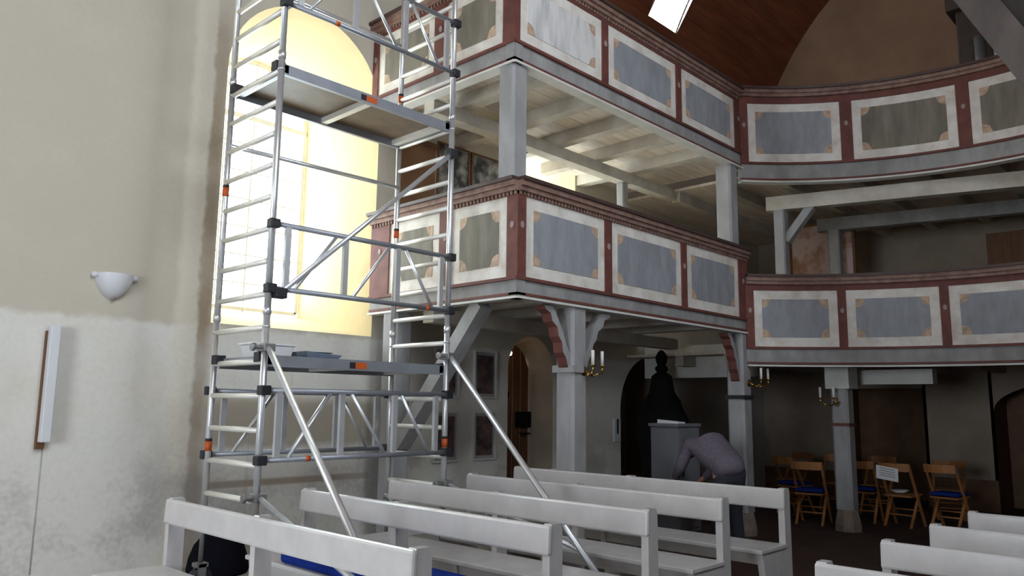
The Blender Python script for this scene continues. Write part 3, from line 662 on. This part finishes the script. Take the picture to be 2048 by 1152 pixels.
# ------------------------------------------------------------------ pews
def make_pew(x, y0, y1, z, mids, label, group, seat_over=0.0, top=.86):
    p = thing('church_pew', (x, (y0 + y1) / 2, z), label, 'pew', group); h = top
    prof = [(.055, 0), (-.34, 0), (-.40, .30), (-.43, .425), (-.05, .425), (-.05, h - .02), (-.035, h), (.035, h), (.05, h - .03)]
    for a in [y0] + mids + [y1 - .05]:
        b = MB(); b.prism([(u, w) for u, w in prof], lambda u, w, t: (x + u, t, z + w), a, a + .05); b.build('end_board' if a in (y0, y1 - .05) else 'support_board', M_PEW, p)
    b = MB(); b.hexa([(x - .068, y0 - .004, z + h - .155), (x - .03, y0 - .004, z + h - .155), (x - .03, y1 + .004, z + h - .155), (x - .068, y1 + .004, z + h - .155),
                      (x - .060, y0 - .004, z + h - .004), (x - .022, y0 - .004, z + h - .004), (x - .022, y1 + .004, z + h - .004), (x - .060, y1 + .004, z + h - .004)]); b.build('back_rail', M_PEW, p, .014)
    b = MB(); b.box(x - .46, x - .045, y0 - .01, y1 + seat_over, z + .425, z + .455); b.build('seat', M_PEW, p, .006)
    b = MB(); b.box(x - .40, x - .375, y0 + .05, y1 - .05, z + .345, z + .425); b.build('seat_apron', M_PEW, p)
    return p
LP = [(2.24, 5.06, 'front pew of the wall block, its seat end next to the plaster wall'), (3.18, 5.02, 'second pew of the wall block, with the long blue cushion on its seat'),
      (4.07, 5.16, 'third pew of the wall block, between the two scaffold stabilizers'), (4.95, 5.18, 'fourth pew of the wall block, ending beside the scaffold foot'),
      (5.90, 5.50, 'rearmost pew of the wall block, next to the post with scroll brackets')]
for x, yl, lab in LP:
    make_pew(x, 2.63 if x < 3 else 2.69, yl, .14, [3.94 if x < 5 else 4.1], 'grey painted ' + lab, 'grey pews beside the window wall')
for i, (x, lab) in enumerate([(3.98, 'front'), (4.90, 'second'), (5.82, 'third'), (6.76, 'rear')]):
    make_pew(x, -1.6, 1.66, 0.0, [-.1], f'grey painted {lab} pew of the block across the aisle from the scaffold', 'grey pews across the aisle')
one('seat_cushion', M_BLUE, 'long royal blue cushion lying on the second pew behind the front pew', 'cushion', lambda b: b.box(2.74, 3.09, 2.96, 4.62, .596, .68), None, None, .025)

def bag():
    r = thing('tool_bag', (3.42, 6.72, .14), 'black rounded bag on the platform beside the scaffold legs', 'bag')
    b = MB(); b.lathe([(0, 0), (.25, 0), (.26, .03), (.245, .13), (.205, .24), (.14, .32), (.06, .36), (0, .37)], (3.38, 6.70, .14), 24); b.build('bag_body', M_BLACKF, r)
    b = MB(); b.tube((3.33, 6.7, .50), (3.38, 6.7, .53), .012); b.tube((3.38, 6.7, .53), (3.43, 6.7, .50), .012); b.build('bag_handle', M_BLACKF, r)
bag()
bx_ = thing('speaker_box', (6.45, 5.56, 0), 'low black box behind the rearmost wall-block pew', 'box')
b = MB(); b.box(6.38, 6.62, 5.30, 5.95, 0.0, .84); b.build('box_body', M_BLACKP, bx_, .015)
b = MB(); b.box(6.375, 6.38, 5.34, 5.91, .06, .78); b.build('box_grille', M_IRON, bx_)
cp = thing('paper_cup', (6.47, 5.50, .84), 'small white paper cup on the black box', 'cup')
b = MB(); b.lathe([(0, 0), (.03, 0), (.042, .10), (.040, .10), (.029, .008), (0, .008)], (6.47, 5.50, .84), 16); b.build('cup_wall', M_PAPER, cp)
b = MB(); b.lathe([(.041, .096), (.045, .099), (.042, .103), (.039, .099)], (6.47, 5.50, .84), 16); b.build('cup_rim', M_PAPER, cp)

# ------------------------------------------------------------------ wall lamps
s = thing('wall_sconce', (2.465, YW, 2.58), 'white half-bowl plaster wall sconce with small ears above the tube lamp', 'wall lamp')
b = MB(); prof = [(.155, .10), (.150, .05), (.128, -.01), (.09, -.065), (.045, -.10), (.0, -.115)]
b.lathe(prof, (2.465, YW, 2.58), 24, pi, 2 * pi); b.lathe([(.142, .095), (.135, .05), (.11, 0), (.06, -.05), (0, -.07)], (2.465, YW, 2.58), 24, pi, 2 * pi); b.lathe([(.155, .10), (.142, .10)], (2.465, YW, 2.58), 24, pi, 2 * pi); b.build('bowl', M_WHITE, s, fix=False)
b = MB()
for sx in (-1, 1): b.lathe([(0, -.02), (.028, -.012), (.034, .01), (.02, .03), (0, .034)], (2.465 + sx * .16, YW - .03, 2.655), 12)
b.build('ear', M_WHITE, s)
b = MB(); b.lathe([(0, 0), (.022, .006), (.016, .02), (0, .024)], (2.465, YW - .03, 2.455), 12); b.build('finial', M_STONE, s)
t = thing('tube_lamp', (2.04, YW, 1.24), 'upright white tube lamp box on a brown backing on the cream wall', 'wall lamp')
b = MB(); b.box(1.978, 2.04, YW - .045, YW, 1.215, 2.155); b.build('backing_board', M_BROWN, t)
b = MB(); b.box(1.985, 2.06, YW - .125, YW - .045, 1.27, 2.20); b.build('lamp_housing', M_WHITE, t, .008)
b = MB(); b.tube((2.035, YW - .005, .25), (2.035, YW - .005, 1.22), .004, 6); b.build('cable', mat('pale_cable', (0.50, 0.48, 0.44)), t)

# ------------------------------------------------------------------ pictures
def picture(x, z, w, h, y, label, group, mc, frame_m=M_FRAMEW, mount=True):
    p = thing('framed_picture', (x, y, z - h / 2), label, 'picture', group)
    b = MB(); e = .022
    b.box(x - w / 2, x + w / 2, y - .03, y, z + h / 2 - e, z + h / 2); b.box(x - w / 2, x + w / 2, y - .03, y, z - h / 2, z - h / 2 + e)
    b.box(x - w / 2, x - w / 2 + e, y - .03, y, z - h / 2 + e, z + h / 2 - e); b.box(x + w / 2 - e, x + w / 2, y - .03, y, z - h / 2 + e, z + h / 2 - e); b.build('frame', frame_m, p)
    if mount:
        b = MB(); b.box(x - w / 2 + e, x + w / 2 - e, y - .012, y - .004, z - h / 2 + e, z + h / 2 - e); b.build('mount', M_MOUNT, p)
    k = .06 if mount else e
    b = MB(); b.box(x - w / 2 + k, x + w / 2 - k, y - .016, y - .012, z - h / 2 + k, z + h / 2 - k); b.build('print', mc, p)
    return p
for x, z, lab in ((6.98, 1.985, 'upper pale-framed brown print next to the boarded door'), (6.98, 1.225, 'lower pale-framed brown print next to the boarded door'),
                  (6.33, 1.985, 'upper pale-framed brown print beside the scaffold, farther from the door'), (6.33, 1.225, 'lower pale-framed brown print beside the scaffold, farther from the door')):
    picture(x, z, .40, .60, YW - .002, lab, 'prints on the wall under the side gallery', M_PRINT)
picture(6.36, 4.40, .54, .86, YW - .002, 'dark grey portrait canvas between brown wooden panel and its twin on the gallery wall', 'portraits on the gallery wall', M_CANVAS, M_BROWN, False)
picture(6.93, 4.40, .54, .86, YW - .002, 'dark grey portrait canvas next to the window inside the side gallery', 'portraits on the gallery wall', M_CANVAS, M_BROWN, False)
wp = thing('wooden_panel', (5.80, YW, 3.9), 'plain brown wooden board on the wall inside the lower side gallery', 'panel')
b = MB(); b.box(5.52, 6.05, YW - .03, YW - .002, 3.72, 4.72); b.build('board_face', M_BROWN, wp)
b = MB(); b.box(5.50, 6.07, YW - .045, YW - .002, 4.72, 4.77); b.build('top_batten', M_BROWN, wp)
sw = thing('wall_plate', (10.05, YW, 1.25), 'white plate with a dark slot on the wall by the passage', 'plate')
b = MB(); b.box(9.70, 9.87, YW - .03, YW - .002, 1.08, 1.42); b.build('plate_face', M_WHITE, sw, .008)
b = MB(); b.box(9.765, 9.805, YW - .035, YW - .03, 1.20, 1.42); b.build('slot', M_BLACKP, sw)
pk = thing('painted_canvas', (12.8, 5.05, 2.4), 'large pink and orange painting standing behind the dark post in the curved gallery', 'painting', None)
b = MB(); b.box(12.78, 12.82, 4.55, 5.56, 2.9, 4.64); b.build('canvas_face', M_PINK, pk)
for y in (4.51, 5.56):
    b = MB(); b.box(12.76, 12.84, y, y + .04, 2.4, 4.66); b.build('frame_stile', M_BROWN, pk)
for z in (2.86, 4.64):
    b = MB(); b.box(12.765, 12.835, 4.55, 5.56, z, z + .04); b.build('frame_rail', M_BROWN, pk)
dr = thing('cupboard', (14.3, 2.2, 2.4), 'red-brown cupboard at the end wall of the curved gallery', 'cupboard')
b = MB(); b.box(14.15, 14.65, 1.2, 2.95, 2.4, 4.42); b.build('cupboard_body', M_DOOR, dr)
for y in (1.25, 2.1):
    b = MB(); b.box(14.12, 14.15, y, y + .8, 2.5, 4.35); b.build('cupboard_door', M_DOOR, dr)

# warm bulb in the door recess
lb = thing('bulb_lamp', (7.50, YW + .02, 2.40), 'small lit warm bulb at the head of the door recess', 'lamp')
b = MB(); b.lathe([(0, -.045), (.03, -.03), (.036, 0), (.02, .03), (.0, .035)], (7.56, YW + .12, 2.30), 12)
em = bpy.data.materials.new('bulb_glow'); em.use_nodes = True
em.node_tree.nodes['Principled BSDF'].inputs['Emission Color'].default_value = (1.0, 0.72, 0.42, 1); em.node_tree.nodes['Principled BSDF'].inputs['Emission Strength'].default_value = 14.0
b.build('bulb', em, lb); b = MB(); b.tube((7.56, YW + .12, 2.335), (7.56, YW + .12, 2.40), .016); b.build('socket', M_BLACKP, lb)

# ------------------------------------------------------------------ candle sconces
def candle_sconce(x, y, z, dirs, label, ux=(0, -1)):
    r = thing('candle_sconce', (x, y, z), label, 'candle sconce', 'brass candle sconces on the posts')
    b = MB(); b.lathe([(0, 0), (.05, .004), (.055, .012), (.03, .03), (0, .035)], (x, y, z), 14, axis='y'); b.build('back_plate', M_BRASS, r)
    for dx, dy2 in dirs:
        ex, ey = x + dx, y + dy2
        b = MB(); pts = [Vector((x, y - .02, z)), Vector((x + dx * .45, y + dy2 * .5, z - .05)), Vector((ex, ey, z - .01)), Vector((ex, ey, z + .04))]
        for p, q_ in zip(pts, pts[1:]): b.tube(p, q_, .010, 8)
        b.lathe([(.0, .04), (.035, .05), (.04, .06), (.0, .06)], (ex, ey, z), 14); b.build('arm', M_BRASS, r)
        b = MB(); b.tube((ex, ey, z + .06), (ex, ey, z + .20), .017, 12); b.build('candle', M_WAX, r)
candle_sconce(6.10 + .06, 4.85, 1.95, [(-.03, -.13), (.16, -.10)], 'brass twin-candle sconce on the post with two scroll brackets')
candle_sconce(9.60 + .04, 4.845, 1.93, [(.10, -.12), (.30, -.12)], 'brass twin-candle sconce on the post with the black band')
candle_sconce(10.82, 4.15, 1.70, [(-.06, .22), (-.16, .0)], 'brass candle sconce on the pillar among the folding chairs')

# ------------------------------------------------------------------ folding chairs (local: faces +X, back at x=0)
def make_chair():
    r = thing('folding_chair', (0, 0, 0), '', 'chair', 'orange beech folding chairs under the curved gallery')
    for y in (-.20, .20):
        b = MB(); b.bar((0.0, y, .86), (.44, y, 0.0), .022, .034, up=(0, 1, 0)); b.build('leg', M_CHAIR, r)
        b = MB(); b.bar((.34, y * .88, .44), (.02, y * .88, 0.0), .022, .034, up=(0, 1, 0)); b.build('leg', M_CHAIR, r)
    b = MB()
    for i in range(6):
        a, c = -.21 + .42 * i / 6, -.21 + .42 * (i + 1) / 6; o = lambda t: -.05 * (1 - (t / .21) ** 2)
        b.hexa([(o(a) - .01, a, .76), (o(c) - .01, c, .76), (o(c) + .012, c, .76), (o(a) + .012, a, .76), (o(a) - .02, a, .87), (o(c) - .02, c, .87), (o(c) + .002, c, .87), (o(a) + .002, a, .87)])
    b.build('backrest', M_CHAIR, r)
    b = MB(); b.hexa([(.06, -.185, .41), (.43, -.185, .425), (.43, .185, .425), (.06, .185, .41), (.06, -.185, .43), (.43, -.185, .445), (.43, .185, .445), (.06, .185, .43)]); b.build('seat', M_CHAIR, r)
    for x, z in ((.33, .22), (.14, .16)):
        b = MB(); b.tube((x, -.2, z), (x, .2, z), .011, 8); b.build('stretcher', M_CHAIR, r)
    return r
def pillow(nm):
    b = MB(); b.box(.06, .43, -.19, .19, .437, .485); o = b.build(nm, M_BLUE, None, .02); return o
ch0 = make_chair(); cu0 = pillow('chair_cushion'); firstc = True
CH = [(11.02, 4.72, 8, 1, 'beech folding chair with blue cushion beside the pillar, turned toward the passage'),
      (11.85, 5.45, -20, 1, 'beech folding chair with blue cushion behind the post with the black band'),
      (11.82, 4.30, 5, 1, 'beech folding chair half hidden behind the pillar'),
      (11.75, 3.79, -6, 0, 'beech folding chair with a white paper notice hung on its back'),
      (11.98, 3.27, -10, 1, 'beech folding chair with blue cushion beside the chair with the notice'),
      (13.1, 3.45, 20, 0, 'bare beech folding chair in front of the pale end wall'),
      (13.3, 5.75, 160, 0, 'beech folding chair in the deepest row near the wall corner'),
      (13.2, 5.10, 185, 0, 'beech folding chair in the deepest row in front of the dark doorway'),
      (13.3, 4.45, 175, 0, 'beech folding chair in the deepest row beside the doorway edge')]
for i, (x, y, a, cu, lab) in enumerate(CH):
    o = ch0 if i == 0 else copy_tree(ch0)
    o.location = (x, y, 0); o.rotation_euler.z = math.radians(a); o['label'] = lab
    if cu:
        c = cu0 if firstc else cu0.copy()
        if not firstc: col.objects.link(c)
        firstc = False
        c.location = (x, y, 0.006); c.rotation_euler.z = math.radians(a)
        tag(c, 'flat royal blue cushion on the ' + lab.replace('beech ', '').replace(' with blue cushion', ''), 'cushion', 'blue cushions on the folding chairs')
sg = thing('paper_notice', (11.66, 3.86, .62), 'white printed paper notice hanging on a folding chair back', 'notice')
b = MB(); b.hexa([(11.655, 3.71, .62), (11.660, 3.71, .62), (11.660, 4.00, .66), (11.655, 4.00, .66), (11.670, 3.71, .80), (11.675, 3.71, .80), (11.675, 4.00, .84), (11.670, 4.00, .84)]); b.build('sheet', M_PAPER, sg)
for k in range(4):
    z = .685 + .032 * k
    b = MB(); b.hexa([(11.6555 + .001 * k, 3.75, z - .008), (11.657, 3.75, z - .008), (11.657, 3.95, z + .02), (11.6555 + .001 * k, 3.95, z + .02), (11.656 + .001 * k, 3.75, z), (11.658, 3.75, z), (11.658, 3.95, z + .028), (11.656 + .001 * k, 3.95, z + .028)]); b.build('text_line', M_INK, sg)
ds = thing('white_dish', (11.98, 3.83, .445), 'shallow white dish on the seat of the folding chair with the notice', 'dish')
b = MB(); b.lathe([(0, 0), (.06, 0), (.12, .04), (.115, .042), (.055, .008), (0, .008)], (11.98, 3.80, .447), 20); b.build('bowl', M_WHITE, ds)
b = MB(); b.lathe([(.118, .038), (.124, .041), (.118, .045), (.113, .041)], (11.98, 3.80, .447), 20); b.build('rim', M_WHITE, ds)

# ------------------------------------------------------------------ cabinet, black stove-like object, person
CX, CYY = 8.86, 5.50
cb = thing('low_cabinet', (CX, CYY, 0), 'blue-grey cabinet behind the bending person under the side gallery', 'cabinet')
b = MB(); b.box(CX - .26, CX + .26, CYY - .2, CYY + .2, .06, 1.36); b.build('cabinet_body', M_CABINET, cb, .01)
b = MB(); b.box(CX - .28, CX + .28, CYY - .22, CYY + .22, 1.36, 1.40); b.build('cabinet_top', M_CABINET, cb, .005)
b = MB(); b.box(CX - .23, CX + .23, CYY - .215, CYY - .2, .12, 1.31); dd = b.build('cabinet_door', M_CABINET, cb)
b = MB(); b.tube((CX - .19, CYY - .23, .75), (CX - .19, CYY - .23, .9), .01); b.build('door_handle', M_IRON, dd)
b = MB(); b.box(CX - .24, CX + .24, CYY - .18, CYY + .18, 0, .06); b.build('plinth', M_BLACKP, cb)
pp = thing('paper_sheet', (CX - .12, CYY - .1, 1.40), 'white paper lying on the blue-grey cabinet top', 'paper')
b = MB(); b.hexa([(CX - .25, CYY - .2, 1.402), (CX - .08, CYY - .2, 1.402), (CX - .08, CYY + .1, 1.402), (CX - .25, CYY + .1, 1.402), (CX - .25, CYY - .2, 1.43), (CX - .08, CYY - .2, 1.42), (CX - .08, CYY + .1, 1.44), (CX - .25, CYY + .1, 1.45)]); b.build('sheet', M_PAPER, pp)
SVX, SVY = 10.02, 6.43
stv = thing('iron_stove', (SVX, SVY, 0), 'tall black stove-like shape with bell body and turned finial behind the cabinet', 'stove')
b = MB(); b.lathe([(0, 0), (.34, 0), (.36, .06), (.32, .12), (.31, .9), (.34, 1.0), (.38, 1.12), (.38, 1.42), (.33, 1.52), (.30, 1.58)], (SVX, SVY, 0), 24); b.build('stove_body', M_IRON, stv)
b = MB(); b.lathe([(.30, 1.58), (.27, 1.70), (.19, 1.82), (.165, 1.95), (.15, 2.06), (.07, 2.12)], (SVX, SVY, 0), 24); b.build('bell_top', M_IRON, stv)
b = MB(); b.lathe([(.07, 2.12), (.095, 2.15), (.095, 2.19), (.06, 2.22), (.08, 2.28), (.09, 2.34), (.06, 2.40), (.03, 2.44), (0, 2.45)], (SVX, SVY, 0), 20); b.build('finial', M_IRON, stv)

def skin(name, pts, edges, rad, m, parent, sub=2, root=0):
    me = bpy.data.meshes.new(name); base = parent_world(parent)
    me.from_pydata([tuple(Vector(p) - base) for p in pts], edges, []); me.materials.append(m)
    o = bpy.data.objects.new(name, me); col.objects.link(o); o.parent = parent
    sk = o.modifiers.new('skin', 'SKIN'); sk.use_smooth_shade = True
    for i, v in enumerate(me.skin_vertices[0].data):
        r = rad[i]; v.radius = (r, r) if isinstance(r, (int, float)) else r; v.use_root = (i == root)
    s_ = o.modifiers.new('sub', 'SUBSURF'); s_.levels = sub; s_.render_levels = sub
    return o
def person():
    X, Y = 7.98, 4.30
    r = thing('person', (X, Y, 0), 'person in mauve-grey sweater bending forward in front of the blue-grey cabinet', 'person')
    # bent toward -X: hips at X, shoulders at X-0.5
    hip = (X, Y, .93); w1 = (X - .16, Y, 1.08); ch_ = (X - .38, Y, 1.20); nk = (X - .55, Y, 1.20); hd0 = (X - .63, Y, 1.16); hd1 = (X - .72, Y, 1.10); hd2 = (X - .79, Y, 1.03)
    def leg(s): return [(X + .01, Y + s * .10, .86), (X - .06, Y + s * .12, .48), (X + .03, Y + s * .12, .09)]
    def arm(s): return [(X - .45, Y + s * .19, 1.17), (X - .55, Y + s * .25, .92), (X - .74, Y + s * .20, .78), (X - .80, Y + s * .185, .745)]
    pts = [hip, w1, ch_, nk, hd0, hd1, hd2]; rad = [.125, .125, .135, .055, .075, .092, .066]; E_ = [(0, 1), (1, 2), (2, 3), (3, 4), (4, 5), (5, 6)]
    for s_ in (-1, 1):
        k = len(pts); L = leg(s_); pts += L + [(L[2][0] - .13, L[2][1], .045)]; rad += [.085, .06, .042, .035]; E_ += [(0, k), (k, k + 1), (k + 1, k + 2), (k + 2, k + 3)]
        k = len(pts); A_ = arm(s_); pts += A_; rad += [.055, .042, .03, .030]; E_ += [(2, k), (k, k + 1), (k + 1, k + 2), (k + 2, k + 3)]
        hx, hy, hz = A_[3]
        for q, (dx, dy3, ln) in enumerate(((-.02, -.028, .07), (-.03, -.01, .085), (-.03, .01, .08), (-.025, .027, .065))):
            k2 = len(pts); pts += [(hx - .035, hy + dy3, hz - .02), (hx - .035 - ln * .55, hy + dy3 * 1.1, hz - .035), (hx - .035 - ln * .85, hy + dy3 * 1.1, hz - .06)]; rad += [.010, .009, .008]; E_ += [(k + 3, k2), (k2, k2 + 1), (k2 + 1, k2 + 2)]
        k2 = len(pts); pts += [(hx - .01, hy - s_ * .04, hz - .02), (hx - .045, hy - s_ * .055, hz - .045)]; rad += [.010, .009]; E_ += [(k + 3, k2), (k2, k2 + 1)]
    skin('body', pts, E_, rad, M_SKIN, r, 2, 0)
    # sweater: torso, sleeves
    pts = [(X + .07, Y, .84), (X + .02, Y, .96), (X - .15, Y, 1.10), (X - .36, Y, 1.215), (X - .50, Y, 1.205)]; rad = [(.185, .17), (.205, .18), (.215, .17), (.23, .17), .10]; E_ = [(0, 1), (1, 2), (2, 3), (3, 4)]
    for s_ in (-1, 1):
        k = len(pts); A_ = arm(s_); pts += [A_[0], A_[1], A_[2]]; rad += [.085, .068, .05]; E_ += [(3, k), (k, k + 1), (k + 1, k + 2)]
    skin('sweater', pts, E_, rad, M_SWEAT, r, 2, 2)
    pts = [(X - .02, Y, 1.0), (X + .04, Y, .86)]; rad = [(.17, .15), (.18, .17)]; E_ = [(0, 1)]
    for s_ in (-1, 1):
        k = len(pts); pts += leg(s_); rad += [.125, .085, .065]; E_ += [(1, k), (k, k + 1), (k + 1, k + 2)]
    skin('trousers', pts, E_, rad, M_TROUS, r, 2, 0)
    for s_ in (-1, 1):
        L = leg(s_)[2]; b = MB(); b.prism([(-.20, .0), (.09, 0), (.09, .09), (.0, .10), (-.12, .07), (-.20, .04)], lambda a, c, t: (L[0] + a, t, c), L[1] - .045, L[1] + .045); b.build('shoe', M_BLACKF, r, .02)
    b = MB(); b.lathe([(0, .115), (.05, .108), (.085, .075), (.10, .02), (.098, -.03)], (X - .705, Y, 1.13), 18); b.build('hair', M_HAIR, r, fix=False)
    b = MB()
    for s_ in (-1, 1): b.lathe([(0, -.012), (.02, -.008), (.026, 0), (.02, .01), (0, .012)], (X - .69, Y + s_ * .088, 1.09), 10, axis='y')
    b.build('ear', M_SKIN, r)
    b = MB(); b.lathe([(0, -.02), (.012, -.012), (.014, 0), (0, .018)], (X - .835, Y, 1.06), 10); b.build('nose', M_SKIN, r)
    b = MB()
    for s_ in (-1, 1): b.lathe([(0, -.009), (.009, 0), (0, .009)], (X - .80, Y + s_ * .032, 1.07), 8)
    b.build('eye', M_BLACKP, r)
    b = MB(); b.box(X - .80, X - .775, Y - .025, Y + .025, .972, .98); b.build('mouth', M_DOOR, r)
    r.rotation_euler.z = math.radians(-116)
person()
